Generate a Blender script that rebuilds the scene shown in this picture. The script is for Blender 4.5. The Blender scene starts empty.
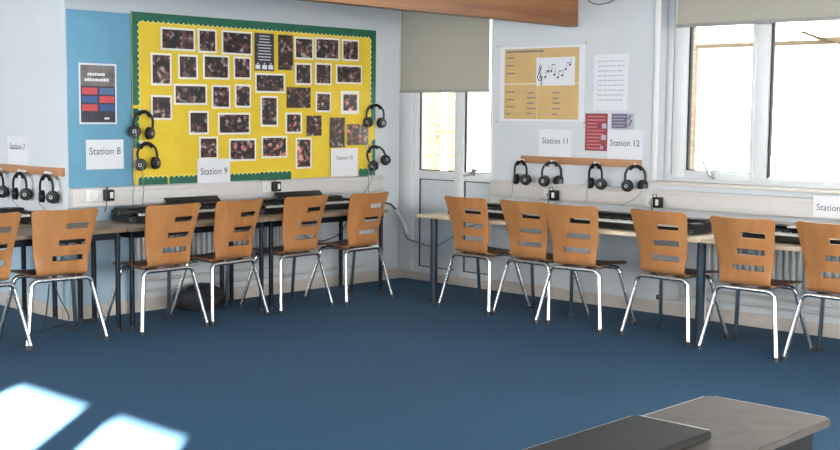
import bpy, bmesh, math, random
from mathutils import Vector, Matrix, Euler
random.seed(7)
PI = math.pi
SC = bpy.context.scene
COL = SC.collection

# ------------------------------------------------------------------ materials
def new_mat(name):
    m = bpy.data.materials.new(name); m.use_nodes = True
    nt = m.node_tree; b = nt.nodes['Principled BSDF']
    return m, nt, b

def mat(name, col, rough=.6, metal=0., spec=.5, var=.06, scale=12., bump=0., bscale=60., coat=0., trans=None):
    """principled surface with a little procedural colour variation and bump"""
    m, nt, b = new_mat(name)
    b.inputs['Roughness'].default_value = rough
    b.inputs['Metallic'].default_value = metal
    b.inputs['Specular IOR Level'].default_value = spec
    b.inputs['Coat Weight'].default_value = coat
    b.inputs['Coat Roughness'].default_value = .12
    tc = nt.nodes.new('ShaderNodeTexCoord')
    nz = nt.nodes.new('ShaderNodeTexNoise'); nz.inputs['Scale'].default_value = scale; nz.inputs['Detail'].default_value = 4
    nt.links.new(tc.outputs['Object'], nz.inputs['Vector'])
    rp = nt.nodes.new('ShaderNodeValToRGB')
    rp.color_ramp.elements[0].position = .3; rp.color_ramp.elements[1].position = .7
    rp.color_ramp.elements[0].color = (*[c*(1-var) for c in col], 1)
    rp.color_ramp.elements[1].color = (*[min(1, c*(1+var)) for c in col], 1)
    nt.links.new(nz.outputs['Fac'], rp.inputs['Fac']); nt.links.new(rp.outputs['Color'], b.inputs['Base Color'])
    if bump:
        n2 = nt.nodes.new('ShaderNodeTexNoise'); n2.inputs['Scale'].default_value = bscale; n2.inputs['Detail'].default_value = 3
        nt.links.new(tc.outputs['Object'], n2.inputs['Vector'])
        bp = nt.nodes.new('ShaderNodeBump'); bp.inputs['Strength'].default_value = bump; bp.inputs['Distance'].default_value = .01
        nt.links.new(n2.outputs['Fac'], bp.inputs['Height']); nt.links.new(bp.outputs['Normal'], b.inputs['Normal'])
    return m

def wood(name, c1, c2, axis='Z', rough=.4, scale=9., stretch=.08, spec=.5, knots=False, coat=0.):
    m, nt, b = new_mat(name)
    b.inputs['Roughness'].default_value = rough; b.inputs['Specular IOR Level'].default_value = spec
    b.inputs['Coat Weight'].default_value = coat; b.inputs['Coat Roughness'].default_value = .2
    tc = nt.nodes.new('ShaderNodeTexCoord'); mp = nt.nodes.new('ShaderNodeMapping')
    s = [1, 1, 1]; s['XYZ'.index(axis)] = stretch
    mp.inputs['Scale'].default_value = s
    nt.links.new(tc.outputs['Object'], mp.inputs['Vector'])
    oi = nt.nodes.new('ShaderNodeObjectInfo')
    ml = nt.nodes.new('ShaderNodeMath'); ml.operation = 'MULTIPLY'; ml.inputs[1].default_value = 37.
    nt.links.new(oi.outputs['Random'], ml.inputs[0])
    nz = nt.nodes.new('ShaderNodeTexNoise'); nz.noise_dimensions = '4D'
    nz.inputs['Scale'].default_value = scale; nz.inputs['Detail'].default_value = 6; nz.inputs['Distortion'].default_value = .6
    nt.links.new(ml.outputs[0], nz.inputs['W']); nt.links.new(mp.outputs['Vector'], nz.inputs['Vector'])
    rp = nt.nodes.new('ShaderNodeValToRGB')
    rp.color_ramp.elements[0].position = .32; rp.color_ramp.elements[1].position = .68
    rp.color_ramp.elements[0].color = (*c1, 1); rp.color_ramp.elements[1].color = (*c2, 1)
    nt.links.new(nz.outputs['Fac'], rp.inputs['Fac'])
    out = rp.outputs['Color']
    if knots:
        vo = nt.nodes.new('ShaderNodeTexVoronoi'); vo.inputs['Scale'].default_value = 2.3
        nt.links.new(tc.outputs['Object'], vo.inputs['Vector'])
        r2 = nt.nodes.new('ShaderNodeValToRGB'); r2.color_ramp.elements[0].position = .05; r2.color_ramp.elements[1].position = .085
        r2.color_ramp.elements[0].color = (.22, .16, .12, 1); r2.color_ramp.elements[1].color = (1, 1, 1, 1)
        nt.links.new(vo.outputs['Distance'], r2.inputs['Fac'])
        mx = nt.nodes.new('ShaderNodeMix'); mx.data_type = 'RGBA'; mx.blend_type = 'MULTIPLY'; mx.inputs['Factor'].default_value = 1
        nt.links.new(out, mx.inputs['A']); nt.links.new(r2.outputs['Color'], mx.inputs['B']); out = mx.outputs['Result']
    nt.links.new(out, b.inputs['Base Color'])
    return m

def brick(name, c1, c2, mo):
    m, nt, b = new_mat(name); b.inputs['Roughness'].default_value = .9
    tc = nt.nodes.new('ShaderNodeTexCoord')
    sp = nt.nodes.new('ShaderNodeSeparateXYZ'); cb = nt.nodes.new('ShaderNodeCombineXYZ')
    ad = nt.nodes.new('ShaderNodeMath'); ad.operation = 'ADD'
    nt.links.new(tc.outputs['Object'], sp.inputs[0])
    nt.links.new(sp.outputs['X'], ad.inputs[0]); nt.links.new(sp.outputs['Y'], ad.inputs[1])
    nt.links.new(ad.outputs[0], cb.inputs['X']); nt.links.new(sp.outputs['Z'], cb.inputs['Y'])
    bt = nt.nodes.new('ShaderNodeTexBrick')
    bt.inputs['Scale'].default_value = 1.; bt.inputs['Brick Width'].default_value = .225; bt.inputs['Row Height'].default_value = .075
    bt.inputs['Mortar Size'].default_value = .006
    bt.inputs['Color1'].default_value = (*c1, 1); bt.inputs['Color2'].default_value = (*c2, 1); bt.inputs['Mortar'].default_value = (*mo, 1)
    nt.links.new(cb.outputs[0], bt.inputs['Vector']); nt.links.new(bt.outputs['Color'], b.inputs['Base Color'])
    return m

def photo_mat(name, bright):
    """a dark stage photograph: mottled maroon, black and skin tones, different on every print"""
    m, nt, b = new_mat(name); b.inputs['Roughness'].default_value = .3
    tc = nt.nodes.new('ShaderNodeTexCoord'); oi = nt.nodes.new('ShaderNodeObjectInfo')
    ml = nt.nodes.new('ShaderNodeMath'); ml.operation = 'MULTIPLY'; ml.inputs[1].default_value = 91.
    nt.links.new(oi.outputs['Random'], ml.inputs[0])
    def noise(sc, off, det):
        n = nt.nodes.new('ShaderNodeTexNoise'); n.noise_dimensions = '4D'
        n.inputs['Scale'].default_value = sc; n.inputs['Detail'].default_value = det
        a = nt.nodes.new('ShaderNodeMath'); a.inputs[1].default_value = off
        nt.links.new(ml.outputs[0], a.inputs[0]); nt.links.new(a.outputs[0], n.inputs['W'])
        nt.links.new(tc.outputs['Object'], n.inputs['Vector']); return n
    n1, n2 = noise(20, 0, 3), noise(24, 7, 1.5)
    r1 = nt.nodes.new('ShaderNodeValToRGB'); e = r1.color_ramp.elements
    e[0].position = .42; e[0].color = (.006, .005, .007, 1); e[1].position = .56; e[1].color = (.045, .018, .018, 1)
    x = e.new(.62); x.color = (.15, .06, .045, 1) if not bright else (.5, .16, .12, 1)
    x = e.new(.70); x.color = (.10, .08, .12, 1) if not bright else (.7, .42, .34, 1)
    nt.links.new(n1.outputs['Fac'], r1.inputs['Fac'])
    r2 = nt.nodes.new('ShaderNodeValToRGB'); e = r2.color_ramp.elements
    e[0].position = .56; e[0].color = (0, 0, 0, 1); e[1].position = .70; e[1].color = (.38, .31, .30, 1)
    nt.links.new(n2.outputs['Fac'], r2.inputs['Fac'])
    mx = nt.nodes.new('ShaderNodeMix'); mx.data_type = 'RGBA'; mx.blend_type = 'ADD'; mx.inputs['Factor'].default_value = 1
    nt.links.new(r1.outputs['Color'], mx.inputs['A']); nt.links.new(r2.outputs['Color'], mx.inputs['B'])
    nt.links.new(mx.outputs['Result'], b.inputs['Base Color'])
    return m

def glass(name):
    m = bpy.data.materials.new(name); m.use_nodes = True; nt = m.node_tree; nt.nodes.clear()
    o = nt.nodes.new('ShaderNodeOutputMaterial'); t = nt.nodes.new('ShaderNodeBsdfTransparent'); g = nt.nodes.new('ShaderNodeBsdfGlossy')
    g.inputs['Roughness'].default_value = .02; t.inputs['Color'].default_value = (.97, .985, .98, 1)
    f = nt.nodes.new('ShaderNodeFresnel'); f.inputs['IOR'].default_value = 1.25
    mx = nt.nodes.new('ShaderNodeMixShader')
    nt.links.new(f.outputs[0], mx.inputs[0]); nt.links.new(t.outputs[0], mx.inputs[1]); nt.links.new(g.outputs[0], mx.inputs[2]); nt.links.new(mx.outputs[0], o.inputs[0])
    return m

def emit(name, col, s):
    m = bpy.data.materials.new(name); m.use_nodes = True; nt = m.node_tree; nt.nodes.clear()
    o = nt.nodes.new('ShaderNodeOutputMaterial'); e = nt.nodes.new('ShaderNodeEmission')
    e.inputs['Color'].default_value = (*col, 1); e.inputs['Strength'].default_value = s
    nt.links.new(e.outputs[0], o.inputs[0]); return m

def blind_mat(name):
    m, nt, b = new_mat(name)
    b.inputs['Base Color'].default_value = (.50, .48, .39, 1); b.inputs['Roughness'].default_value = .8
    t = nt.nodes.new('ShaderNodeBsdfTranslucent'); t.inputs['Color'].default_value = (.34, .34, .28, 1)
    mx = nt.nodes.new('ShaderNodeMixShader'); mx.inputs[0].default_value = .22
    tc = nt.nodes.new('ShaderNodeTexCoord'); w = nt.nodes.new('ShaderNodeTexNoise'); w.inputs['Scale'].default_value = 300
    nt.links.new(tc.outputs['Object'], w.inputs['Vector'])
    bp = nt.nodes.new('ShaderNodeBump'); bp.inputs['Strength'].default_value = .1; bp.inputs['Distance'].default_value = .002
    nt.links.new(w.outputs['Fac'], bp.inputs['Height']); nt.links.new(bp.outputs['Normal'], b.inputs['Normal'])
    nt.links.new(b.outputs[0], mx.inputs[1]); nt.links.new(t.outputs[0], mx.inputs[2])
    nt.links.new(mx.outputs[0], nt.nodes['Material Output'].inputs[0])
    return m

M = dict(
    wall=mat('painted_plaster', (.60, .635, .655), .75, var=.02, scale=3, bump=.05, bscale=120),
    ceil=mat('ceiling_paint', (.75, .76, .77), .9, var=.02),
    blue=mat('blue_paper', (.135, .33, .46), .75, var=.05, scale=5),
    paleblue=mat('pale_blue_paint', (.40, .54, .64), .7, var=.06, scale=4),
    trunk=mat('trunking_plastic', (.60, .58, .56), .45, var=.02),
    skirt=mat('skirting_paint', (.52, .47, .42), .55, var=.05),
    upvc=mat('white_plastic_frame', (.70, .72, .72), .35, var=.02),
    upanel=mat('door_infill_panel', (.58, .62, .64), .35, var=.03),
    gasket=mat('black_rubber', (.02, .022, .025), .6),
    white=mat('white_paint', (.78, .78, .76), .4, var=.02),
    sill=mat('cream_sill', (.74, .71, .64), .4, var=.03),
    paper=mat('white_paper', (.74, .75, .78), .35, var=.015, coat=.35),
    plain=mat('photo_border_paper', (.80, .78, .70), .5, var=.02),
    text=mat('black_ink', (.02, .02, .025), .5),
    greytext=mat('grey_ink', (.16, .16, .18), .5),
    yellow=mat('yellow_backing_paper', (.74, .53, .03), .55, var=.05, scale=6, bump=.35, bscale=7),
    green=mat('green_border_card', (.008, .11, .065), .55, var=.15, scale=20),
    edging=mat('pale_yellow_edging', (.78, .70, .22), .6),
    board=mat('pinboard_edge', (.35, .32, .26), .8),
    photo=photo_mat('stage_photo_print', False), photob=photo_mat('bright_photo_print', True),
    black=mat('black_plastic', (.007, .007, .008), .42, var=.2, spec=.3),
    blackmat=mat('black_foam', (.006, .006, .007), .9, spec=.2),
    silver=mat('silver_plastic', (.45, .46, .48), .3, metal=.6),
    keyw=mat('white_keys', (.80, .80, .77), .25, var=.02),
    chrome=mat('chrome_tube', (.82, .81, .78), .24, metal=1., var=.02),
    iron=mat('dark_blue_steel', (.0025, .006, .012), .45, var=.2, spec=.22),
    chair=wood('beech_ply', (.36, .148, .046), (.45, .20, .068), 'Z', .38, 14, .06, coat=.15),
    seatshade=wood('beech_ply_shaded', (.10, .043, .019), (.14, .062, .028), 'Y', .38, 14, .06, coat=.15),  # same ply as the backrest, darkened to carry the shade on the seats
    beam=wood('varnished_pine', (.15, .052, .015), (.33, .14, .048), 'X', .45, 13, .06, knots=True),
    rail=wood('pine_rail', (.36, .17, .075), (.46, .24, .12), 'X', .5, 14, .06, knots=True),
    table=wood('grey_oak_laminate', (.20, .145, .095), (.27, .20, .138), 'X', .42, 12, .07),
    tableE=wood('pale_beech_laminate', (.62, .49, .33), (.72, .59, .43), 'X', .35, 12, .07),
    edge=mat('beech_edge', (.50, .36, .21), .5),
    rad=mat('radiator_enamel', (.62, .63, .62), .35, var=.02),
    pipe=mat('painted_pipe', (.55, .54, .52), .4),
    cable=mat('dark_cable', (.03, .03, .033), .5),
    gcable=mat('grey_cable', (.22, .22, .22), .5),
    ironw=mat('blue_grey_steel', (.012, .026, .042), .38, var=.2, spec=.4),
    bag=mat('black_nylon', (.010, .010, .013), .8, var=.3, bump=.5, bscale=30),
    tan=mat('tan_poster_paper', (.60, .40, .17), .4, var=.06, scale=9, coat=.4),
    red=mat('maroon_poster', (.26, .03, .045), .4, var=.1, scale=40, coat=.3),
    redl=mat('pale_red_print', (.50, .16, .17), .5),
    purple=mat('slate_poster', (.12, .11, .17), .4, var=.15, scale=30, coat=.3),
    lav=mat('lavender_print', (.42, .40, .48), .5),
    pred=mat('coral_print', (.58, .07, .08), .5), pblue=mat('navy_print', (.03, .09, .25), .5), pblue2=mat('steel_blue_print', (.07, .15, .28), .5),
    pdark=mat('charcoal_print', (.03, .03, .045), .5, var=.3, scale=14), pgrey=mat('smoke_print', (.16, .14, .135), .5, var=.5, scale=12),
    brick=brick('pale_red_brick', (.38, .30, .25), (.33, .25, .21), (.42, .40, .37)), brickp=brick('yellow_brick', (.62, .54, .41), (.54, .43, .30), (.72, .69, .62)), timber=wood('outdoor_timber', (.20, .165, .115), (.26, .215, .155), 'Y', .7, 8),
    ground=mat('paving', (.45, .43, .40), .9), glass=glass('window_glass'), blind=blind_mat('blind_fabric'),
    bar=mat('blind_bar', (.33, .33, .30), .5),
    fillglow=emit('fill_light_pane', (1., .985, .96), 13.0),  # glow of the added windows that fill the room
    fill_lamp=emit('fill_light_diffuser', (1., .94, .85), 14.0),  # glow of the added ceiling fill lights
    consol=mat('grey_table_top', (.052, .045, .037), .45, var=.3, scale=16, spec=.35),
    consold=mat('dark_table_frame', (.008, .008, .008), .6, spec=.2), legg=mat('grey_leg', (.07, .066, .06), .5),
    case=mat('black_case', (.0065, .0062, .0062), .48, var=.15, spec=.35), glint=mat('pale_edge_glint', (.55, .53, .49), .35),  # last colour imitates light caught on the table and case edges
)

def carpet():
    m, nt, b = new_mat('blue_carpet'); b.inputs['Roughness'].default_value = .8; b.inputs['Specular IOR Level'].default_value = .25
    b.inputs['Sheen Weight'].default_value = .022; b.inputs['Sheen Roughness'].default_value = .5; b.inputs['Sheen Tint'].default_value = (.8, .9, 1, 1)
    tc = nt.nodes.new('ShaderNodeTexCoord')
    n1 = nt.nodes.new('ShaderNodeTexNoise'); n1.inputs['Scale'].default_value = 60; n1.inputs['Detail'].default_value = 6
    n2 = nt.nodes.new('ShaderNodeTexNoise'); n2.inputs['Scale'].default_value = 1.2; n2.inputs['Detail'].default_value = 3
    nt.links.new(tc.outputs['Object'], n1.inputs['Vector']); nt.links.new(tc.outputs['Object'], n2.inputs['Vector'])
    mx = nt.nodes.new('ShaderNodeMix'); mx.data_type = 'FLOAT'; mx.inputs[0].default_value = .3
    nt.links.new(n1.outputs['Fac'], mx.inputs[2]); nt.links.new(n2.outputs['Fac'], mx.inputs[3])
    rp = nt.nodes.new('ShaderNodeValToRGB'); rp.color_ramp.elements[0].position = .35; rp.color_ramp.elements[1].position = .65
    rp.color_ramp.elements[0].color = (.006, .042, .088, 1); rp.color_ramp.elements[1].color = (.010, .065, .128, 1)
    nt.links.new(mx.outputs[0], rp.inputs['Fac']); nt.links.new(rp.outputs['Color'], b.inputs['Base Color'])
    bp = nt.nodes.new('ShaderNodeBump'); bp.inputs['Strength'].default_value = .4; bp.inputs['Distance'].default_value = .004
    nt.links.new(n1.outputs['Fac'], bp.inputs['Height']); nt.links.new(bp.outputs['Normal'], b.inputs['Normal'])
    return m
M['carpet'] = carpet()

# ------------------------------------------------------------------ mesh helpers
class MB:
    def __init__(s): s.bm = bmesh.new()
    def _add(s, f):
        b2 = bmesh.new(); f(b2); me = bpy.data.meshes.new('t'); b2.to_mesh(me); b2.free(); s.bm.from_mesh(me); bpy.data.meshes.remove(me); return s
    def box(s, x0, x1, y0, y1, z0, z1, bev=0., seg=2, rz=0., rx=0., pivot=None):
        def f(b):
            bmesh.ops.create_cube(b, size=1)
            for v in b.verts: v.co = Vector((x0+(v.co.x+.5)*(x1-x0), y0+(v.co.y+.5)*(y1-y0), z0+(v.co.z+.5)*(z1-z0)))
            if bev: bmesh.ops.bevel(b, geom=list(b.edges), offset=bev, segments=seg, affect='EDGES', profile=.5)
            if rz or rx:
                p = Vector(pivot) if pivot else Vector(((x0+x1)/2, (y0+y1)/2, (z0+z1)/2))
                bmesh.ops.transform(b, verts=b.verts, matrix=Matrix.Translation(p) @ Euler((rx, 0, rz)).to_matrix().to_4x4() @ Matrix.Translation(-p))
        return s._add(f)
    def tube(s, pts, r, n=10, cap=True):
        P = [Vector(p) for p in pts]; b = s.bm; rings = []
        up = None
        for i, p in enumerate(P):
            t = (P[min(i+1, len(P)-1)]-P[max(i-1, 0)]).normalized()
            if up is None: up = Vector((0, 0, 1)) if abs(t.z) < .9 else Vector((1, 0, 0))
            a = (up - t*up.dot(t)).normalized(); c = t.cross(a); up = a
            rr = r[i] if isinstance(r, (list, tuple)) else r
            rings.append([b.verts.new(p + (a*math.cos(2*PI*k/n) + c*math.sin(2*PI*k/n))*rr) for k in range(n)])
        for A, B in zip(rings, rings[1:]):
            for k in range(n): b.faces.new((A[k], A[(k+1) % n], B[(k+1) % n], B[k]))
        if cap: b.faces.new(rings[0][::-1]); b.faces.new(rings[-1])
        return s
    def cyl(s, p, q, r, r2=None, n=20):
        return s.tube([p, q], [r, r2 if r2 is not None else r], n)
    def prism(s, poly, y0, y1):
        """outline in x,z swept from y0 to y1"""
        b = s.bm; A = [b.verts.new((x, y0, z)) for x, z in poly]; B = [b.verts.new((x, y1, z)) for x, z in poly]
        n = len(poly)
        b.faces.new(A); b.faces.new(B[::-1])
        for k in range(n): b.faces.new((A[k], B[k], B[(k+1) % n], A[(k+1) % n]))
        return s
    def prism_x(s, poly, x0, x1):
        """outline in y,z swept along x"""
        b = s.bm; A = [b.verts.new((x0, y, z)) for y, z in poly]; B = [b.verts.new((x1, y, z)) for y, z in poly]
        n = len(poly); b.faces.new(A); b.faces.new(B[::-1])
        for k in range(n): b.faces.new((A[k], B[k], B[(k+1) % n], A[(k+1) % n]))
        return s
    def sphere(s, c, r, sc=(1, 1, 1), seg=16):
        def f(b):
            bmesh.ops.create_uvsphere(b, u_segments=seg, v_segments=seg//2, radius=r)
            for v in b.verts: v.co = Vector((c[0]+v.co.x*sc[0], c[1]+v.co.y*sc[1], c[2]+v.co.z*sc[2]))
        return s._add(f)
    def build(s, name, m, parent=None, smooth=35):
        bmesh.ops.recalc_face_normals(s.bm, faces=s.bm.faces)
        me = bpy.data.meshes.new(name); s.bm.to_mesh(me); s.bm.free()
        if smooth:
            me.polygons.foreach_set('use_smooth', [True]*len(me.polygons))
            me.set_sharp_from_angle(angle=math.radians(smooth))
        me.materials.append(M[m] if isinstance(m, str) else m)
        o = bpy.data.objects.new(name, me); COL.objects.link(o)
        if parent: o.parent = parent
        return o

def tag(o, label=None, cat=None, group=None, kind=None):
    if label: o['label'] = label
    if cat: o['category'] = cat
    if group: o['group'] = group
    if kind: o['kind'] = kind
    return o
def empty(name, loc=(0, 0, 0), rz=0.):
    o = bpy.data.objects.new(name, None); COL.objects.link(o); o.location = loc; o.rotation_euler = (0, 0, rz); o.empty_display_size = .1
    return o
KIDS = {}
def copy_tree(o, parent=None):
    c = o.copy(); COL.objects.link(c); c.parent = parent
    for ch in [k for k in list(COL.objects) if k.parent == o]: copy_tree(ch, c)
    return c
def struct(o, label=None): return tag(o, label, kind='structure')

X0 = -3.443                                    # corner where the board wall steps back
def on_wall(o, wall, a, z):
    """items are modelled facing -y; put them on the board wall (B), window wall (W) or recess wall (R)"""
    if wall == 'B': o.location = (a, 0, z); o.rotation_euler = (0, 0, 0)
    else: o.location = (0 if wall == 'W' else X0, a, z); o.rotation_euler = (0, 0, -PI/2)
    return o

def lettering(body, width, height, m, parent, x, z, y):
    cu = bpy.data.curves.new('lettering', 'FONT'); cu.body = body; cu.size = 1.; cu.align_x = 'CENTER'; cu.align_y = 'CENTER'; cu.resolution_u = 3
    t = bpy.data.objects.new('lettering_source', cu); COL.objects.link(t)
    bpy.context.view_layer.update()
    me = bpy.data.meshes.new_from_object(t.evaluated_get(bpy.context.evaluated_depsgraph_get()))
    bpy.data.objects.remove(t)
    xs = [v.co.x for v in me.vertices]; ys = [v.co.y for v in me.vertices]
    sx = width/(max(xs)-min(xs)); sy = sx if height is None else height/(max(ys)-min(ys))
    cx, cy = (max(xs)+min(xs))/2, (max(ys)+min(ys))/2
    for v in me.vertices: v.co = Vector(((v.co.x-cx)*sx, 0, (v.co.y-cy)*sy))
    me.materials.append(M[m]); me.name = 'lettering'
    o = bpy.data.objects.new('lettering', me); COL.objects.link(o); o.parent = parent; o.location = (x, y, z)
    return o

# ------------------------------------------------------------------ camera
cam = bpy.data.cameras.new('camera'); co = bpy.data.objects.new('camera', cam); COL.objects.link(co)
R = ((0.688697247640876, -0.7249901377087387, 0.00924128329541005), (-0.06028816361242362, -0.06996244124623997, -0.995726164235483), (0.7225381916688719, 0.6851967287136815, -0.09189126476409994))
rt, dn, fw = [Vector(r) for r in R]
co.matrix_world = Matrix.Translation((-7.9607, -7.7839, 1.52)) @ Matrix((rt, -dn, -fw)).transposed().to_4x4()
cam.sensor_width = 36; cam.lens = 51.454; cam.clip_start = .05; SC.camera = co

# ------------------------------------------------------------------ room shell
XW, YS, YN, H = -11.2, -10.6, 2.4, 3.15
struct(MB().box(XW-.3, 0.02, YS-.3, YN+.3, -.1, 0).build('floor', 'carpet', smooth=0), 'deep blue carpet floor')
struct(MB().box(XW-.3, .3, YS-.3, YN+.3, H, H+.1).build('ceiling', 'ceil', smooth=0))
struct(MB().box(X0, .3, 0, YN, 0, H).build('wall_back', 'wall', smooth=0), 'pale wall carrying the yellow board')
struct(MB().box(XW-.3, X0, YN, YN+.2, 0, H).build('wall_recess', 'wall', smooth=0))
w = MB()
w.box(0, .18, -.02, 0, 0, H).box(0, .18, -1.09, -.02, 2.5, H).box(0, .18, -2.735, -1.09, 0, H)
w.box(0, .18, -6.2, -2.735, 0, 1.0).box(0, .18, -6.2, -2.735, 2.5, H).box(0, .18, YS, -6.2, 0, H)
struct(w.build('wall_right', 'wall', smooth=0), 'grey white wall with the big window')
w = MB()
w.box(.18, .2, .02, .3, -.1, H).box(.18, .42, -2.80, -1.16, -.1, H).box(.18, .42, -6.2, -2.80, -.1, .95).box(.18, .42, -6.2, -2.80, 2.6, H).box(.18, .42, -1.16, 0, 2.6, H)
struct(w.build('wall_outer_brick', 'brick', smooth=0))
w = MB()                                           # wall behind the camera
w.box(XW-.3, 0.2, YS-.15, YS, 0, .9).box(XW-.3, 0.2, YS-.15, YS, 2.55, H)

for a, b in ((XW-.3, -10.4), (-7.45, -7.3), (-4.35, -4.2), (-1.2, .2)): w.box(a, b, YS-.15, YS, .9, 2.55)
struct(w.build('wall_front', 'wall', smooth=0))
wd4 = empty('fill_window_4'); struct(wd4, 'added frosted windows glowing as fill light behind the camera')
for a, b in ((-10.4, -7.45), (-7.3, -4.35), (-4.2, -1.2)):
    f = MB(); 
    for c in (a+.03, (a+b)/2, b-.03): f.box(c-.03, c+.03, YS-.08, YS-.03, .9, 2.55)
    f.box(a, b, YS-.08, YS-.03, .9, .96).box(a, b, YS-.08, YS-.03, 2.49, 2.55); f.build('window_frame', 'upvc', wd4, 0)  # frames of the added fill windows
    MB().box(a, b, YS-.06, YS-.05, .9, 2.55).build('fill_pane', 'fillglow', wd4, 0)  # glowing pane added as fill light from behind the camera
w = MB()                                           # wall with the low-sun window
w.box(XW-.1, XW, YS, -9.4, 0, H).box(XW-.1, XW, -7.4, -2.6, 0, H).box(XW-.1, XW, 1.6, YN, 0, H).box(XW-.1, XW, -2.6, 1.6, 0, .9).box(XW-.1, XW, -2.6, 1.6, 2.5, H)
for y0, y1 in ((-9.4, -7.4),): w.box(XW-.1, XW, y0, y1, 0, .9).box(XW-.1, XW, y0, y1, 2.5, H)
struct(w.build('wall_left', 'wall', smooth=0))
f = MB()
f.box(XW-.06, XW-.01, -9.4, -9.127, .9, 2.5).box(XW-.06, XW-.01, -8.517, -8.257, .9, 2.5).box(XW-.06, XW-.01, -7.527, -7.4, .9, 2.5)
f.box(XW-.06, XW-.01, -9.4, -7.4, 2.343, 2.5).box(XW-.06, XW-.01, -9.4, -7.4, .9, 1.0)
struct(f.build('window_2', 'upvc', smooth=0))

wd3 = empty('fill_window_3'); struct(wd3, 'added frosted window glowing as fill light for the recess')
f = MB()
for y in (-2.57, -.5, 1.57): f.box(XW-.06, XW-.01, y-.03, y+.03, .9, 2.5)
f.box(XW-.058, XW-.012, -2.6, 1.6, .9, .96).box(XW-.058, XW-.012, -2.6, 1.6, 2.44, 2.5); f.build('window_frame', 'upvc', wd3, 0)  # frame of the added fill window
MB().box(XW-.05, XW-.04, -2.6, 1.6, .9, 2.5).build('fill_pane', 'fillglow', wd3, 0)  # glowing pane added to brighten the recess

# paint, skirting, trunking
struct(MB().box(X0-.002, -2.87, -.004, 0, 0, .823).build('trim_1', 'paleblue', smooth=0), 'pale blue painted dado below the trunking')
struct(MB().box(X0-.004, X0, -.004, YN, 0, .78).build('trim_2', 'paleblue', smooth=0))
sk = MB().box(X0-.02, -.0, -.02, -.004, 0, .10, .004)
struct(sk.build('baseboard_back', 'skirt'))
struct(MB().box(X0-.02, X0-.004, -.004, YN, 0, .10, .004).build('baseboard_recess', 'skirt'))
struct(MB().box(-.018, 0, YS, -1.10, 0, .098, .004).build('baseboard_right', 'skirt'))
struct(MB().box(-.018, .03, -1.09, -.02, 0, .07, .004).build('trim_3', 'skirt'), 'beige threshold below the fire door')
def trunking(name, x0, x1, wall, a):
    t = MB().box(x0, x1, -.055, 0, .823, .962, .006).box(x0, x1, -.060, -.05, .93, .958, .002).box(x0, x1, -.060, -.05, .827, .855, .002)
    o = t.build(name, 'trunk')
    if wall == 'W': o.rotation_euler = (0, 0, -PI/2)
    return struct(o)
trunking('trim_4', X0+.01, -.30, 'B', 0)
trunking('trim_5', 1.12, 6.2, 'W', 0)
# heating pipes along the skirting
for nm, p, q in (('trim_6', (-2.85, -.035, .16), (-.5, -.035, .16)), ('trim_7', (-2.85, -.035, .24), (-1.5, -.035, .24)), ('trim_8', (-.035, -3.0, .165), (-.035, -6, .165)), ('trim_9', (-.035, -3.0, .225), (-.035, -6, .225))):
    struct(MB().cyl(p, q, .013, n=10).build(nm, 'pipe'))
# boxing beside the fire door
bx = MB().box(-.045, 0, -.165, -.005, .09, 1.72, .004).box(-.05, 0, -.168, -.002, .885, .90, .002)
struct(bx.build('trim_10', 'upvc'), 'white boxed conduit beside the fire door')
# beam
struct(MB().box(XW, 0, -1.968, -1.87, 2.235, 2.75, .004).build('ceiling_beam', 'beam'), 'varnished pine ceiling beam')

# ------------------------------------------------------------------ fire door (door_1) and window_1
d = empty('door_1'); struct(d, 'white glazed fire door in the corner')
f = MB()
X1, X2 = -.005, .05
f.box(X1, X2, -.215, -.02, .07, 2.5, .004).box(X1, X2-.001, -.762, -.655, .075, 2.49, .004).box(X1, X2, -1.09, -1.066, .07, 2.5, .003)
f.box(X1+.003, X2-.003, -1.085, -.025, .072, .125, .003).box(X1+.003, X2-.003, -1.085, -.025, .935, 1.012, .004).box(X1+.003, X2-.003, -1.085, -.025, 2.35, 2.495, .004)
f.build('door_frame', 'upvc', d)
g = MB()
for a, b, z0, z1 in ((-.655, -.215, 1.012, 2.35), (-1.066, -.762, 1.012, 2.35), (-.655, -.215, .125, .935), (-1.066, -.762, .125, .935)):
    g.box(.008, .02, b-.012, b, z0, z1).box(.008, .02, a, b, z1-.008, z1).box(.008, .02, a, b, z0, z0+.008)
g.build('door_gasket', 'gasket', d, 0)
MB().box(.02, .03, -.655, -.215, 1.012, 2.35).build('door_pane', 'glass', d, 0)
MB().box(.02, .03, -1.066, -.762, 1.012, 2.35).build('door_pane', 'glass', d, 0)
MB().box(.014, .035, -.655, -.215, .125, .935).build('door_panel', 'upanel', d, 0)
MB().box(.014, .035, -1.066, -.762, .125, .935).build('door_panel', 'upanel', d, 0)
h = MB().box(-.02, -.005, -.90, -.86, .985, 1.05, .004).tube([(-.02, -.88, 1.01), (-.05, -.88, 1.01), (-.055, -.895, 1.015), (-.055, -.97, 1.045)], .010)
h.tube([(-.02, -.88, 1.0), (-.04, -.86, .995), (-.045, -.80, .985)], .009)
h.build('door_handle', 'silver', d)

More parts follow.
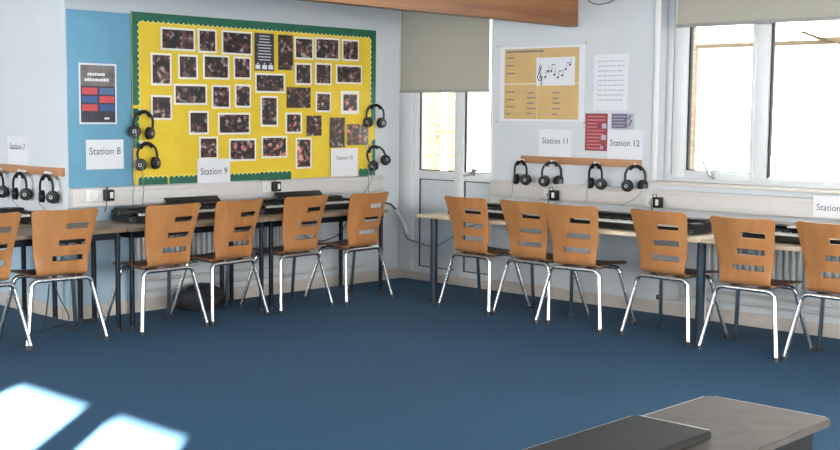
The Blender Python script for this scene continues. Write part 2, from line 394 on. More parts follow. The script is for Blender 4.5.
wd = empty('window_1'); struct(wd, 'big white window over the keyboards')
f = MB(); A, B = .10, .17
f.box(A+.002, B-.002, -2.80, -2.735, 1.03, 2.5, .004).box(A+.002, B-.002, -6.2, -6.1, 1.03, 2.5, .004).box(A, B, -6.2, -2.735, 1.0, 1.075, .004).box(A, B, -6.2, -2.735, 2.42, 2.5, .004)
for y in (-3.535, -4.65, -5.3): f.box(A+.004, B-.004, y-.06, y+.065, 1.06, 2.43, .003)
f.build('window_frame', 'upvc', wd)
f = MB()                                           # opening sash
f.box(A-.012, B-.01, -2.925, -2.815, 1.055, 2.42, .004).box(A-.010, B-.012, -3.50, -3.467, 1.055, 2.42, .003).box(A-.008, B-.014, -3.49, -2.82, 1.05, 1.112, .004)
f.build('window_sash', 'upvc', wd)
g = MB().box(.12, .15, -2.94, -2.923, 1.11, 2.42).box(.12, .15, -3.612, -3.60, 1.08, 2.42).box(.12, .15, -3.47, -2.925, 1.110, 1.117)
g.build('window_gasket', 'gasket', wd, 0)
for a, b in ((-3.467, -2.925), (-4.59, -3.60), (-5.24, -4.71), (-6.1, -5.36)): MB().box(.135, .145, a, b, 1.075, 2.42).build('window_pane', 'glass', wd, 0)
MB().box(-.03, .10, -6.2, -2.70, 1.0, 1.026, .006).build('window_sill', 'sill', wd)
MB().box(-.012, 0, -2.745, -2.70, 1.03, 2.5, .003).build('window_trim', 'white', wd)
h = MB().box(.07, .09, -3.19, -3.15, 1.07, 1.10, .004).tube([(.075, -3.17, 1.085), (.05, -3.17, 1.085), (.045, -3.165, 1.10), (.045, -3.11, 1.19)], .011).tube([(.05, -3.17, 1.085), (.045, -3.21, 1.06)], .01)
h.build('window_handle', 'silver', wd)

# ------------------------------------------------------------------ roller blinds
def roller_blind(label, x, ya, yb, z0, z1):
    r = empty('roller_blind', (x, (ya+yb)/2, z1)); tag(r, label, 'blind', 'roller blinds'); hw = abs(ya-yb)/2; hh = z1-z0
    n = 24; b = MB()
    b.box(-.0012, .0012, -hw, hw, -hh, 0).build('blind_fabric', 'blind', r, 0)
    MB().box(-.009, .009, -hw-.004, hw+.004, -hh-.028, -hh, .004).build('bottom_bar', 'bar', r)
    MB().cyl((.03, -hw, .02), (.03, hw, .02), .03).build('roller_tube', 'bar', r)
    for s in (1, -1): MB().box(-.004, .05, s*(hw+.014)-.004, s*(hw+.014)+.004, -.03, .06, .002).build('bracket', 'white', r)
    MB().tube([(.01, hw+.012, .0), (.008, hw+.013, -hh*.6), (.008, hw+.012, -hh)], .0055, 8).build('pull_cord', 'white', r)
    return r
roller_blind('grey roller blind drawn halfway down over the glazed fire door', -.045, -.015, -1.078, 1.742, 2.56)
roller_blind('grey roller blind along the top of the big window', -.03, -2.905, -6.1, 2.212, 2.56)

# ------------------------------------------------------------------ boards and papers on the board wall
bp = empty('blue_board', (-3.172, 0, .964)); tag(bp, 'plain blue backed board between the corner and the yellow board', 'notice board')
hw = (3.436-2.908)/2
MB().box(-hw, hw, -.012, -.0005, 0, 1.28, .002).build('backing_paper', 'blue', bp)
yb = empty('display_board', (-1.640, 0, .968)); tag(yb, 'yellow display board with green scalloped border covered in concert photos', 'notice board')
L_, R_, T_ = -1.264, 1.266, 1.292
MB().box(L_, R_, -.014, -.0005, 0, T_).build('board_core', 'board', yb, 0)
bm = bmesh.new()
nx, nz = 60, 32
G = [[bm.verts.new((L_+(R_-L_)*i/nx, -.018-.0025*math.sin(9*i/nx*3+j*.7)*math.sin(j*.5), .0+T_*j/nz)) for j in range(nz+1)] for i in range(nx+1)]
for i in range(nx):
    for j in range(nz): bm.faces.new((G[i][j], G[i+1][j], G[i+1][j+1], G[i][j+1]))
m_ = MB(); m_.bm.free(); m_.bm = bm; m_.build('backing_paper', 'yellow', yb)
def scallop(x0, x1, z0, z1, side, mname, grow=0., y=-.026, pitch=.046):
    """strip with a scalloped edge on one side (b, t, l or r)"""
    pts = []; horiz = side in 'tb'; a0, a1 = (x0, x1) if horiz else (z0, z1); n = max(2, int(round((a1-a0)/pitch))); p = (a1-a0)/n
    edge = []
    for k in range(n):
        for q in range(6):
            t = q/6; edge.append((a0+(k+t)*p, .017*math.sin(PI*t)+grow))
    edge.append((a1, grow))
    bm = bmesh.new()
    prev = None
    for a, o in edge:
        if side == 'b': lo, hi = (a, z0-o), (a, z1)
        elif side == 't': lo, hi = (a, z0), (a, z1+o)
        elif side == 'r': lo, hi = (x0, a), (x1+o, a)
        else: lo, hi = (x0-o, a), (x1, a)
        cur = [bm.verts.new((lo[0], y, lo[1])), bm.verts.new((hi[0], y, hi[1])), bm.verts.new((lo[0], y+.003, lo[1])), bm.verts.new((hi[0], y+.003, hi[1]))]
        if prev:
            for i, j in ((0, 1), (3, 2), (1, 3), (2, 0)): bm.faces.new((prev[i], prev[j], cur[j], cur[i]))
        prev = cur
    mm = MB(); mm.bm.free(); mm.bm = bm
    return mm.build('border_strip' if mname == 'green' else 'border_edging', mname, yb, 0)
for (a, b, c, d_, s) in ((L_, R_, 1.238, T_, 'b'), (L_, L_+.040, .60, 1.24, 'r'), (L_, L_+.036, .28, .575, 'r'), (R_-.046, R_, .50, 1.24, 'l'), (R_-.03, R_, .06, .32, 'l'),
                         (L_+.04, L_+.30, 0, .045, 't'), (L_+.315, L_+.68, 0, .045, 't'), (L_+.90, L_+1.20, .0, .045, 't'), (L_+1.20, L_+1.54, -.005, .05, 't'), (R_-.20, R_, 0, .05, 't')):
    scallop(a, b, c, d_, s, 'edging', .008, -.0225)
    scallop(a, b, c, d_, s, 'green')

# photos: (x0, z0, x1, z1), label, has white border, bright
ROW = 'photos pinned to the yellow board'
PH = [
 ((-2.656, 1.988, -2.338, 2.162), 'wide dark group photo, first in the top row of the yellow board', 1, 0),
 ((-2.312, 1.983, -2.131, 2.169), 'small dark photo with a white flash, second in the top row of the yellow board', 1, 0),
 ((-2.083, 1.979, -1.776, 2.170), 'wide dark crowd photo, third in the top row before the black programme sheet', 1, 0),
 ((-1.504, 1.876, -1.345, 2.165), 'tall borderless dark photo just after the black programme sheet', 0, 0),
 ((-1.327, 1.971, -1.116, 2.159), 'squarish dark photo, next after the tall borderless one in the top row', 1, 0),
 ((-1.099, 1.977, -0.816, 2.167), 'wide dark photo, last but one in the top row of the yellow board', 1, 0),
 ((-0.786, 1.979, -0.582, 2.166), 'small dark photo ending the top row of the yellow board, nearest the fire door', 1, 0),
 ((-2.746, 1.719, -2.559, 1.964), 'tall greyish photo, first in the second row of the yellow board', 1, 0),
 ((-2.499, 1.773, -2.314, 1.963), 'small squarish photo, second in the second row of the yellow board', 1, 0),
 ((-2.264, 1.779, -2.008, 1.971), 'photo with a white shape, third in the second row of the yellow board', 1, 0),
 ((-1.968, 1.787, -1.789, 1.968), 'small dark photo, fourth in the second row, beside the black programme sheet', 1, 0),
 ((-1.748, 1.683, -1.431, 1.844), 'wide dark stage photo hanging just under the black programme sheet', 1, 0),
 ((-1.322, 1.757, -1.137, 1.942), 'small dark photo, third from the fire door end of the second row', 1, 0),
 ((-1.098, 1.762, -0.907, 1.950), 'small photo with pale spots, second from the fire door end of the second row', 1, 0),
 ((-0.856, 1.778, -0.544, 1.944), 'wide dark photo closing the second row at its fire door end', 1, 0),
 ((-2.540, 1.575, -2.228, 1.737), 'wide photo starting the third row of the yellow board', 1, 0),
 ((-2.183, 1.549, -1.999, 1.736), 'small maroon photo, second in the third row of the yellow board', 1, 0),
 ((-1.956, 1.559, -1.790, 1.747), 'narrow dark photo, third in the third row of the yellow board', 1, 0),
 ((-1.692, 1.406, -1.507, 1.658), 'tall dark portrait photo below the wide one under the programme sheet', 1, 0),
 ((-1.413, 1.563, -1.150, 1.736), 'borderless photo of a seated group in the middle of the third row', 0, 0),
 ((-1.091, 1.529, -0.914, 1.702), 'small dark photo, last but one in the third row of the yellow board', 1, 0),
 ((-0.799, 1.516, -0.576, 1.717), 'bright red photo with a thick white border above the upper headphones by the fire door', 2, 1),
 ((-2.749, 1.458, -2.558, 1.647), 'greyish photo nearest the upper headphones hooked on the blue board side', 1, 0),
 ((-2.404, 1.345, -2.213, 1.531), 'small dark photo, first in the fourth row, above the Station 9 sign', 1, 0),
 ((-2.123, 1.343, -1.798, 1.518), 'wide maroon group photo, second in the fourth row of the yellow board', 1, 0),
 ((-1.426, 1.348, -1.246, 1.524), 'small photo with a red glow in the middle of the fourth row', 1, 1),
 ((-1.191, 1.328, -1.024, 1.499), 'small borderless dark photo next to the red glowing one', 0, 0),
 ((-0.924, 1.224, -0.752, 1.484), 'tall photo of a pale figure directly above the Station 10 sign', 0, 0),
 ((-0.723, 1.243, -0.469, 1.427), 'wide photo beside the tall one above the Station 10 sign', 0, 1),
 ((-2.308, 1.148, -2.124, 1.329), 'small photo tucked behind the top of the Station 9 sign', 1, 0),
 ((-2.016, 1.128, -1.740, 1.311), 'photo of three faces in dark clothes beside the Station 9 sign', 1, 2),
 ((-1.683, 1.146, -1.408, 1.329), 'red and orange bright photo in the bottom row of the yellow board', 1, 1),
 ((-1.314, 1.049, -1.136, 1.312), 'tall dark photo with a red glow low on the yellow board', 1, 1),
]
for (x0, z0, x1, z1), lab, bd, br in PH:
    o = empty('photo', ((x0+x1)/2, -.024, (z0+z1)/2)); tag(o, lab, 'photo', ROW)
    w2, h2 = (x1-x0)/2, (z1-z0)/2; t = (.0, .016, .030)[bd]
    o.rotation_euler = (0, random.uniform(-.008, .008), 0)
    c = MB().box(-w2, w2, -.0022, 0, -h2, h2).build('photo_card', 'plain' if bd else 'pdark', o, 0)
    MB().box(-w2+t, w2-t, -.0034, -.0022, -h2+t, h2-t).build('picture', 'photob' if br == 1 else 'photo', o, 0)
    if br == 2:
        fa = MB()
        for i, (px, pz) in enumerate(((-.075, .028), (.0, .018), (.082, .035))): fa.sphere((px, -.0034, pz), .024, (.8, .1, 1))
        fa.build('printed_faces', 'redl', o)
# black programme sheet
o = empty('programme_sheet', (-1.65, -.024, 2.015)); tag(o, 'black programme sheet with lines of white text and logos, top of the yellow board', 'poster')
MB().box(-.101, .101, -.003, 0, -.152, .152).build('sheet', 'pdark', o, 0)
t = MB()
for k in range(9):
    wv = random.uniform(.05, .085); t.box(-wv, wv, -.0038, -.003, .125-k*.024, .131-k*.024)
for px in (-.07, 0, .065): t.box(px-.025, px+.025, -.0038, -.003, -.14, -.105).box(px-.008, px+.008, -.0038, -.003, -.10, -.09)
t.build('printed_text', 'paper', o, 0)
# poster on the blue board
o = empty('poster', (-3.193, -.012, 1.646)); tag(o, 'portrait poster with coral and navy boxes on the blue board above Station 8', 'poster')
MB().box(-.155, .155, -.002, 0, -.22, .22).build('poster_sheet', 'paper', o, 0)
MB().box(-.142, .142, -.003, -.002, -.207, .207).build('poster_picture', 'pdark', o, 0)
MB().box(-.142, .142, -.0036, -.003, .055, .207).build('poster_header', 'pgrey', o, 0)
t = MB(); rr = random.Random(3)
for z, a, b in ((.14, -.085, .06), (.10, -.11, .085)):
    x = a
    while x < b: wv = rr.uniform(.012, .022); t.box(x, x+wv, -.0044, -.0036, z-.009, z+rr.uniform(.008, .013)); x += wv+.004
t.box(.05, .09, -.0044, -.0036, -.185, -.172)
t.build('poster_title', 'paper', o, 0)
for z, a, b in ((.02, 'pred', 'pblue2'), (-.04, 'pblue', 'pred'), (-.10, 'pred', 'pblue')):
    MB().box(-.132, -.005, -.0042, -.003, z-.024, z+.024).build('poster_box', a, o, 0)
    MB().box(.012, .132, -.0042, -.003, z-.024, z+.024).build('poster_box', b, o, 0)

def sign(word, wall, a, z, w_, h_, y=-.001, label='', tw=None, tz=.0, tilt=0., th=None):
    o = empty('station_sign'); on_wall(o, wall, a, z); tag(o, label, 'sign', 'station signs')
    o.rotation_euler[1] = tilt if wall == 'B' else 0
    MB().box(-w_/2, w_/2, y-.0022, y, -h_/2, h_/2, .0008).build('sign_card', 'paper', o, 0)
    lettering(word, tw or w_*.80, th, 'text', o, 0, tz, y-.0034)
    return o
sign('Station 8', 'B', -3.142, 1.204, .314, .217, -.0125, 'white laminated sign reading Station 8 on the blue board', .262, .025)
sign('Station 9', 'B', -2.169, 1.040, .320, .226, -.029, 'white laminated sign reading Station 9 over the bottom border of the yellow board', .262, .015)
sign('Station 10', 'B', -.757, 1.094, .320, .246, -.029, 'glossy sign reading Station 10 in the low corner of the yellow board', .19, .04)
sign('Station 7', 'R', .715, 1.219, .305, .209, -.001, 'white sign reading Station 7 on the recess wall', .235, .03)
sign('Station 11', 'W', -1.761, 1.292, .334, .226, -.001, 'translucent sign reading Station 11 above the wooden rail', .262, .02)
sign('Station 12', 'W', -2.446, 1.299, .331, .231, -.001, 'white sign reading Station 12 under the slate poster', .275, .01)
sign('Station 13', 'W', -4.20, .912, .306, .150, -.062, 'white sign reading Station 13 propped on the trunking below the big window', .25, -.005)

# ------------------------------------------------------------------ papers on the window wall
o = empty('music_poster'); on_wall(o, 'W', -1.600, 1.785); tag(o, 'large tan laminated poster with a white picture of music notes', 'poster')
MB().box(-.435, .45, -.002, 0, -.315, .305, .001).build('laminate_sheet', 'paper', o, 0)
for x0, x1, z0, z1 in ((-.385, -.035, .0, .288), (-.03, .39, .0, .288), (-.385, -.035, -.297, -.008), (-.03, .39, -.297, -.008)):
    MB().box(x0, x1, -.004, -.002, z0, z1).build('tan_sheet', 'tan', o, 0)
MB().box(-.045, .35, -.0055, -.004, -.02, .21).build('note_picture', 'paper', o, 0)
t = MB(); rr = random.Random(5)
for x, zs in ((-.365, (.215, .15, .085, -.07, -.135, -.195, -.255)), (-.14, (-.08, -.12, -.165, -.21, -.25)), (.13, (-.08, -.125, -.165, -.21, -.255))):
    for z in zs: wv = rr.uniform(.05, .10); t.box(x, x+wv, -.0048, -.004, z-.005, z+.005)
t.box(-.365, .03, -.0048, -.004, .258, .272)
t.build('printed_lines', 'greytext', o, 0)
t = MB(); Y = -.0062
t.tube([(.0, Y, -.01), (.012, Y, -.014), (.012, Y, .01), (-.003, Y, .09), (-.01, Y, .135), (.0, Y, .155), (.01, Y, .13), (-.022, Y, .075), (-.03, Y, .045), (-.012, Y, .022), (.015, Y, .028), (.02, Y, .052), (.002, Y, .062), (-.008, Y, .045)], .004, 6)
for i, x in enumerate((.05, .08, .11, .145, .18, .225, .26, .30)):
    z = .05+.04*math.sin(i*1.1)+i*.008
    t.sphere((x, Y, z), .011, (1, .1, .75)).box(x+.007, x+.010, Y-.0005, Y+.0005, z, z+.055)
    if i % 2 == 0 and i < 7: t.box(x+.007, x+.042, Y-.0005, Y+.0005, z+.05, z+.056)
t.build('music_notes', 'text', o)
for k in range(4): MB().sphere((-.47+.92*(k % 2), -.002, .318-.64*(k//2)), .006).build('pin', 'gasket', o)

o = empty('text_sheet'); on_wall(o, 'W', -2.300, 1.786); tag(o, 'white laminated page of faint text above the maroon and slate posters', 'poster')
MB().box(-.163, .163, -.002, 0, -.22, .22, .0008).build('sheet', 'paper', o, 0)
t = MB(); rr = random.Random(9)
for k in range(9):
    z = .165-k*.038; x = -.125
    while x < .11: wv = rr.uniform(.015, .05); t.box(x, min(x+wv, .125), -.0028, -.002, z-.004, z+.004); x += wv+.009
t.build('printed_text', 'lav', o, 0)
o = empty('maroon_poster'); on_wall(o, 'W', -2.170, 1.390); tag(o, 'maroon portrait poster between the Station 11 and Station 12 signs', 'poster')
MB().box(-.107, .107, -.002, 0, -.149, .149).build('sheet', 'red', o, 0)
t = MB(); rr = random.Random(2)
for k in range(10):
    z = .125-k*.028; t.box(-.09, rr.uniform(.0, .09), -.0028, -.002, z-.006, z+.005)
t.build('printed_text', 'redl', o, 0)
MB().box(.055, .098, -.003, -.002, .03, .07).box(.05, .095, -.003, -.002, -.06, -.02).box(.045, .07, -.003, -.002, -.135, -.11).build('printed_picture', 'lav', o, 0)
o = empty('slate_poster'); on_wall(o, 'W', -2.418, 1.477); tag(o, 'small slate purple landscape poster above the Station 12 sign', 'poster')
MB().box(-.106, .106, -.002, 0, -.066, .066).build('sheet', 'lav', o, 0)
MB().box(-.098, .045, -.0028, -.002, -.052, .058).build('printed_panel', 'purple', o, 0)
t = MB()
for k in range(4): t.box(-.085, .03-.02*(k % 2), -.0034, -.0028, .035-k*.024, .041-k*.024)
t.build('printed_text', 'lav', o, 0)
t = MB()
for k in range(5): t.sphere((.06+.01*(k % 3), -.002, -.03+.018*k), .010, (1, .1, 1))
t.build('printed_picture', 'purple', o)

# ------------------------------------------------------------------ wooden rails with pegs
def rail(wall, a, z, length, pegs, label):
    o = empty('wooden_rail'); on_wall(o, wall, a, z); tag(o, label, 'rail', 'headphone rails')
    MB().box(0, length, -.020, 0, -.03, .03, .003).build('rail_board', 'rail', o)
    for p in pegs:
        MB().cyl((p, -.018, -.012), (p, -.078, -.004), .009, .011, 12).build('peg', 'white', o)
    return o
rail('W', -1.413, 1.151, 1.192, (.040, .367, .805, 1.175), 'pine headphone rail with white pegs under the Station 11 and 12 signs')
rail('R', 1.35, 1.078, 1.315, (.42, .78, 1.17), 'pine headphone rail with white pegs on the recess wall')
def hook(x, z, label):
    o = empty('hook', (x, 0, z)); tag(o, label, 'hook', 'headphone hooks on the yellow board')
    MB().box(-.012, .012, -.030, -.0265, -.02, .02, .002).build('hook_plate', 'white', o)
    MB().tube([(0, -.03, 0), (0, -.06, -.004), (0, -.078, .006), (0, -.08, .02)], .005, 8).build('hook_arm', 'white', o)
hook(-2.845, 1.520, 'white hook under the upper headphones on the blue board side')
hook(-2.835, 1.283, 'white hook under the lower headphones on the blue board side')
hook(-.43, 1.597, 'white hook under the upper headphones beside the fire door')
hook(-.475, 1.222, 'white hook under the lower headphones beside the fire door')

# ------------------------------------------------------------------ headphones
def make_headphones(w=.078, hgt=.150, tilt=0.):
    o = empty('headphones')
    pts = []
    for k in range(25):
        a = PI*k/24; pts.append((-w*math.cos(a)*1.0, 0, -.085+.085*math.sin(a)))
    b = MB()
    b.tube([(-w*.98, 0, -hgt+.01), (-w*1.01, 0, -.115)]+pts+[(w*1.01, 0, -.115), (w*.98, 0, -hgt+.01)], .0095, 10)
    b.build('headband', 'black', o)
    pd = MB(); pd.tube([(-.055*math.cos(PI*k/10)*1.05, 0, -.082+.080*math.sin(PI*k/10)) for k in range(2, 9)], .0135, 8); pd.build('headband_pad', 'blackmat', o)
    for s in (-1, 1):
        z = -hgt; ax = Vector((s*math.cos(1.05), -math.sin(1.05), 0)); cc = Vector((s*(w-.016), .004, z-.008))      # cup axis swivelled to the front
        q = lambda t: cc+ax*t
        c = MB(); c.tube([q(.024), q(.020), q(.006), q(-.002)], [.026, .042, .046, .044], 20); c.build('ear_cup', 'black', o)
        k = MB(); k.tube([q(-.002), q(-.012), q(-.020)], [.045, .048, .036], 20); k.build('ear_cushion', 'blackmat', o)
        e1 = Vector((-ax.y, ax.x, 0)); e2 = Vector((0, 0, 1))
        MB().tube([q(.0235)+e1*.011*math.cos(2*PI*i/14)+e2*.011*math.sin(2*PI*i/14) for i in range(15)], .003, 6).build('cup_ring', 'silver', o)
    return o
HP0 = make_headphones()
hp_used = [0]
HPW = 'headphones hanging in the room'
def headphones(loc, rz, label, cable_to, ry=0., cups=True, side=-1):
    o = HP0 if hp_used[0] == 0 else copy_tree(HP0); hp_used[0] += 1
    o.location = loc; o.rotation_euler = (0, ry, rz); tag(o, label, 'headphones', HPW)
    mw = Matrix.Translation(loc) @ Euler((0, ry, rz)).to_matrix().to_4x4()
    st = mw @ Vector((side*.062, -.03, -.19)); inv = mw.inverted()
    en = Vector(cable_to); mid = (st+en)/2 + Vector((0, 0, -.01))
    p = [st+Vector((0, 0, .02)), st+(en-st)*.25+Vector((0, 0, -.012)), mid+Vector((.006, -.006, 0)), st+(en-st)*.8, en]
    COPIES.append((o, [inv @ q for q in p]))
    return o
COPIES = []
VC = 43.5*PI/180           # headphones turned half towards the room
for a, tz, lab, dz in ((-1.456, -PI/2-.20, 'headphones on the first peg of the rail by the fire door, turned edge on', 0),
                   (-1.782, -PI/2+.75, 'headphones on the second peg of the rail below Station 11, both ear cups facing out', 0),
                   (-2.218, -PI/2-.25, 'headphones on the third peg of the rail below the maroon poster, turned edge on', 0),
                   (-2.592, -PI/2+.75, 'headphones on the last peg of the rail below Station 12, next to the big window', 0)):
    # the cup planes hang just in front of the rail
    headphones((-.066, a, 1.140), tz, lab, (-.17, a+(.02 if tz < -PI/2 else .05), .825), side=1 if tz > -PI/2 else -1)
for a, tz, lab in ((.93, -PI/2+.2, 'headphones on the peg of the recess rail cut by the picture edge'),
                   (.57, -PI/2+.15, 'headphones in the middle of the recess rail under Station 7'),
                   (.18, -PI/2+.1, 'headphones on the recess rail closest to the wall corner')):
    headphones((X0-.068, a, 1.055), tz, lab, (X0-.08, a, .80))
headphones((-2.845, -.085, 1.523), -.12, 'upper headphones hooked on the edge between blue and yellow boards', (-2.95, -.07, .80), .12)
headphones((-2.835, -.085, 1.286), -.15, 'lower headphones hooked on the edge between blue and yellow boards', (-2.86, -.07, .80), -.1)
headphones((-.43, -.085, 1.600), -.60, 'upper headphones hooked on the yellow board beside the fire door', (-.50, -.07, .80), .05)
headphones((-.475, -.085, 1.225), -.75, 'lower headphones hooked crookedly on the yellow board beside the fire door', (-.56, -.07, .80), -.45)
for o, p in COPIES:
    MB().tube(p, .0028, 6).build('cable', 'gcable', o)

# ------------------------------------------------------------------ sockets and adapters
def socket(wall, a, z, label):
    o = empty('power_socket'); on_wall(o, wall, a, z); tag(o, label, 'socket', 'power sockets on the trunking')
    MB().box(-.073, .073, -.068, -.060, -.043, .043, .003).build('face_plate', 'white', o)
    for s in (-1, 1): MB().box(s*.03-.008, s*.03+.008, -.072, -.067, .015, .033, .001).build('rocker_switch', 'white', o)
    t = MB()
    for s in (-1, 1):
        t.box(s*.036-.003, s*.036+.003, -.0686, -.067, -.008, .002).box(s*.036-.012, s*.036-.006, -.0686, -.067, -.022, -.018).box(s*.036+.006, s*.036+.012, -.0686, -.067, -.022, -.018)
    t.build('pin_holes', 'gasket', o, 0)
socket('B', -3.262, .905, 'white double socket below the Station 8 sign')
socket('B', -1.635, .913, 'white double socket below the middle of the yellow board')
socket('W', -1.775, .875, 'white double socket between the first and second rail headphones')
socket('W', -2.765, .868, 'white double socket under the near corner of the big window')
def adapter(wall, a, z, label, end):
    o = empty('power_adapter'); on_wall(o, wall, a, z); tag(o, label, 'power adapter', 'black plug in power adapters')
    MB().box(-.034, .034, -.125, -.0735, -.042, .040, .006).build('adapter_body', 'black', o)
    MB().box(-.006, .020, -.1265, -.125, -.022, .022).build('rating_label', 'paper', o, 0)
    MB().tube([(-.012, -.10, .038), (-.012, -.105, .062), (-.03, -.12, .06), (-.04, -.13, .0), (-.035, -.125, -.06), (-.05, -.12, end)], .0035, 6).build('adapter_cable', 'cable', o)
adapter('B', -3.168, .910, 'black plug adapter with white label beside the socket below Station 8', -.12)
adapter('B', -1.588, .915, 'black plug adapter in the socket below the middle of the yellow board', -.10)
adapter('W', -1.836, .872, 'black plug adapter below the second rail headphones', -.10)
adapter('W', -2.822, .869, 'black plug adapter under the corner of the big window', -.10)

# ------------------------------------------------------------------ radiators
def radiator(wall, a0, length, z0, z1, label):
    o = empty('radiator'); on_wall(o, wall, a0, 0); tag(o, label, 'radiator', 'wall radiators')
    b = MB(); n = int(length/.05)
    b.box(0, length, -.075, -.065, z0, z1, .003)
    for k in range(n):
        x = (k+.5)*length/n
        b.box(x-.013, x+.013, -.105, -.066, z0+.02, z1-.02, .009)
    b.build('radiator_panel', 'rad', o)
    g = MB().box(0, length, -.10, -.03, z1-.004, z1+.008, .002)
    g.build('top_grille', 'rad', o)
    for x in (.12, length-.12): MB().box(x-.015, x+.015, -.066, -.004, z0+.05, z1-.05).build('bracket', 'rad', o)
    MB().cyl((-.02, -.07, z0+.03), (-.02, -.07, .0), .012, n=10).cyl((-.02, -.07, z0+.03), (.01, -.07, z0+.03), .012, n=10).cyl((-.02, -.07, z0-.01), (-.02, -.07, z0+.075), .02, n=12).build('valve', 'white', o)
radiator('B', -2.95, 1.60, .32, .68, 'white ribbed radiator under the desks of the yellow board')
radiator('W', -3.25, 2.4, .30, .66, 'white ribbed radiator under the desk below the big window')
o = empty('pipe_bracket', (0, -2.84, 0)); tag(o, 'white pipe run with a black end cap low on the window wall', 'pipe')
MB().tube([(-.05, .0, .135), (-.05, -.16, .135), (-.05, -.17, .15), (-.05, -.17, .33)], .014, 10).build('pipe', 'pipe', o)
MB().cyl((-.05, .03, .135), (-.05, 0, .135), .022, n=12).build('end_cap', 'gasket', o)
MB().box(-.05, -.0, -.1, -.08, .128, .142).build('wall_clip', 'gasket', o)

# ------------------------------------------------------------------ desks
def desk(x, y, w_, d_, label, top, z=.72, wall='B', apron=True, leg_r=.018, legs=None, thick=.028, rz=0.):
    """local: x along the wall, front edge at y=0 going back to +d_"""
    o = empty('desk', (x, y, 0), rz); tag(o, label, 'desk', 'keyboard desks')
    MB().box(0, w_, 0, d_, z-thick, z, .004).build('desk_top', top, o)
    if apron:
        a = MB(); i = .03
        a.box(i, w_-i, i, i+.025, z-.075, z-thick-.001).box(i, w_-i, d_-i-.025, d_-i, z-.075, z-thick-.001).box(i, i+.025, i, d_-i, z-.075, z-thick-.001).box(w_-i-.025, w_-i, i, d_-i, z-.075, z-thick-.001)
        a.build('apron_frame', 'iron', o, 0)
    if legs: MB().box(0.01, w_-.01, d_-.06, d_-.01, z-.09, z-thick-.001, .003).build('wall_batten', 'skirt', o)
    for lx, ly in legs or ((.045, .045), (w_-.045, .045), (.045, d_-.06), (w_-.045, d_-.06)):
        l = MB().cyl((lx, ly, .012), (lx, ly, z-thick-.001), leg_r, n=16).build('leg', 'iron' if apron else 'ironw', o)
        MB().cyl((lx, ly, .0), (lx, ly, .03), leg_r+.003, n=16).build('foot_cap', 'gasket', l)
    return o
desk(-5.05, -.655, 1.67, .60, 'grey oak topped desk in front of the recess, ending by the wall corner', 'table', rz=0)
desk(-5.05, .02, 1.57, .55, 'grey oak topped desk inside the recess below the recess rail', 'table')
desk(-3.36, -.660, 1.24, .60, 'grey oak topped desk under the Station 9 sign', 'table')
desk(-2.115, -.660, 1.28, .60, 'grey oak topped desk under the Station 10 sign, nearest the corner', 'table')
desk(-.90, -1.05, 2.62, .81, 'long pale beech desk along the window wall from the fire door', 'tableE', apron=False, leg_r=.030, z=.71, rz=-PI/2, legs=((.13, .07), (2.585, .07)))
desk(-.90, -3.675, 2.3, .81, 'pale beech desk under the big window, carrying the papers', 'tableE', apron=False, leg_r=.030, z=.71, rz=-PI/2, legs=((2.25, .06),))

# ------------------------------------------------------------------ keyboards
def make_keyboard(w_=1.0, d_=.31):
    """local: player at -y, left end at x=0, rests on z=0"""
    o = empty('keyboard')
    b = MB()
    def rounded(x0, x1, y0, y1, r, z0, z1, bev):
        out = []
        for cx, cy, a0 in ((x1-r, y1-r, 0), (x0+r, y1-r, 90), (x0+r, y0+r, 180), (x1-r, y0+r, 270)):
            for k in range(7): a = (a0+15*k)*PI/180; out.append((cx+r*math.cos(a), cy+r*math.sin(a)))
        vs = [b.bm.verts.new((x, y, z0)) for x, y in out]; f = b.bm.faces.new(vs)
        ex = bmesh.ops.extrude_face_region(b.bm, geom=[f]); up = [v for v in ex['geom'] if isinstance(v, bmesh.types.BMVert)]
        for v in up: v.co.z = z1
        us = set(up); ed = [e for e in b.bm.edges if e.verts[0] in us and e.verts[1] in us]
        bmesh.ops.bevel(b.bm, geom=ed, offset=bev, segments=3, affect='EDGES')
    rounded(-.03, w_+.03, 0, d_, .055, .008, .050, .008)
    rounded(-.028, w_+.028, .155, d_-.002, .05, .049, .100, .016)
    for x0 in (-.026, w_-.036): b.box(x0, x0+.062, .02, .17, .045, .082, .010)
    for x0 in (.05, w_-.05):
        for y0 in (.04, d_-.04): b.cyl((x0, y0, 0), (x0, y0, .012), .012, n=10)
    b.build('body', 'black', o)
    k = MB(); n = 36; kw = (w_-.09)/n
    for i in range(n): k.box(.045+i*kw, .045+(i+.93)*kw, .004, .150, .050, .066, .001, 1)
    k.build('white_keys', 'keyw', o)
    k = MB()
    for i in range(n-1):
        if i % 7 in (0, 1, 3, 4, 5): k.box(.045+(i+.7)*kw, .045+(i+1.25)*kw, .055, .150, .064, .078, .001, 1)
    k.build('black_keys', 'black', o)
    p = MB().box(.33*w_, .5*w_, .20, .26, .083, .094)
    p.build('display', 'gasket', o, 0)
    s = MB()
    for i in range(12): s.box(.54*w_+i*.028, .54*w_+i*.028+.018, .20, .215, .082, .092, .001)
    for i in range(6): s.box(.12*w_+i*.03, .12*w_+i*.03+.02, .23, .245, .086, .095, .001)
    s.build('buttons', 'silver', o)
    MB().cyl((w_-.09, .215, .08), (w_-.09, .215, .10), .022, n=18).build('volume_knob', 'silver', o)
    return o
KB0 = make_keyboard(); kbn = [0]
def keyboard(loc, rz, label):
    o = KB0 if kbn[0] == 0 else copy_tree(KB0); kbn[0] += 1
    o.location = loc; o.rotation_euler = (0, 0, rz); tag(o, label, 'keyboard', 'electronic keyboards')
ZT = .7205
keyboard((-4.66, .06, ZT), 0, 'black electronic keyboard on the desk inside the recess')
keyboard((-3.14, -.40, ZT), 0, 'black electronic keyboard on the desk under Station 9')
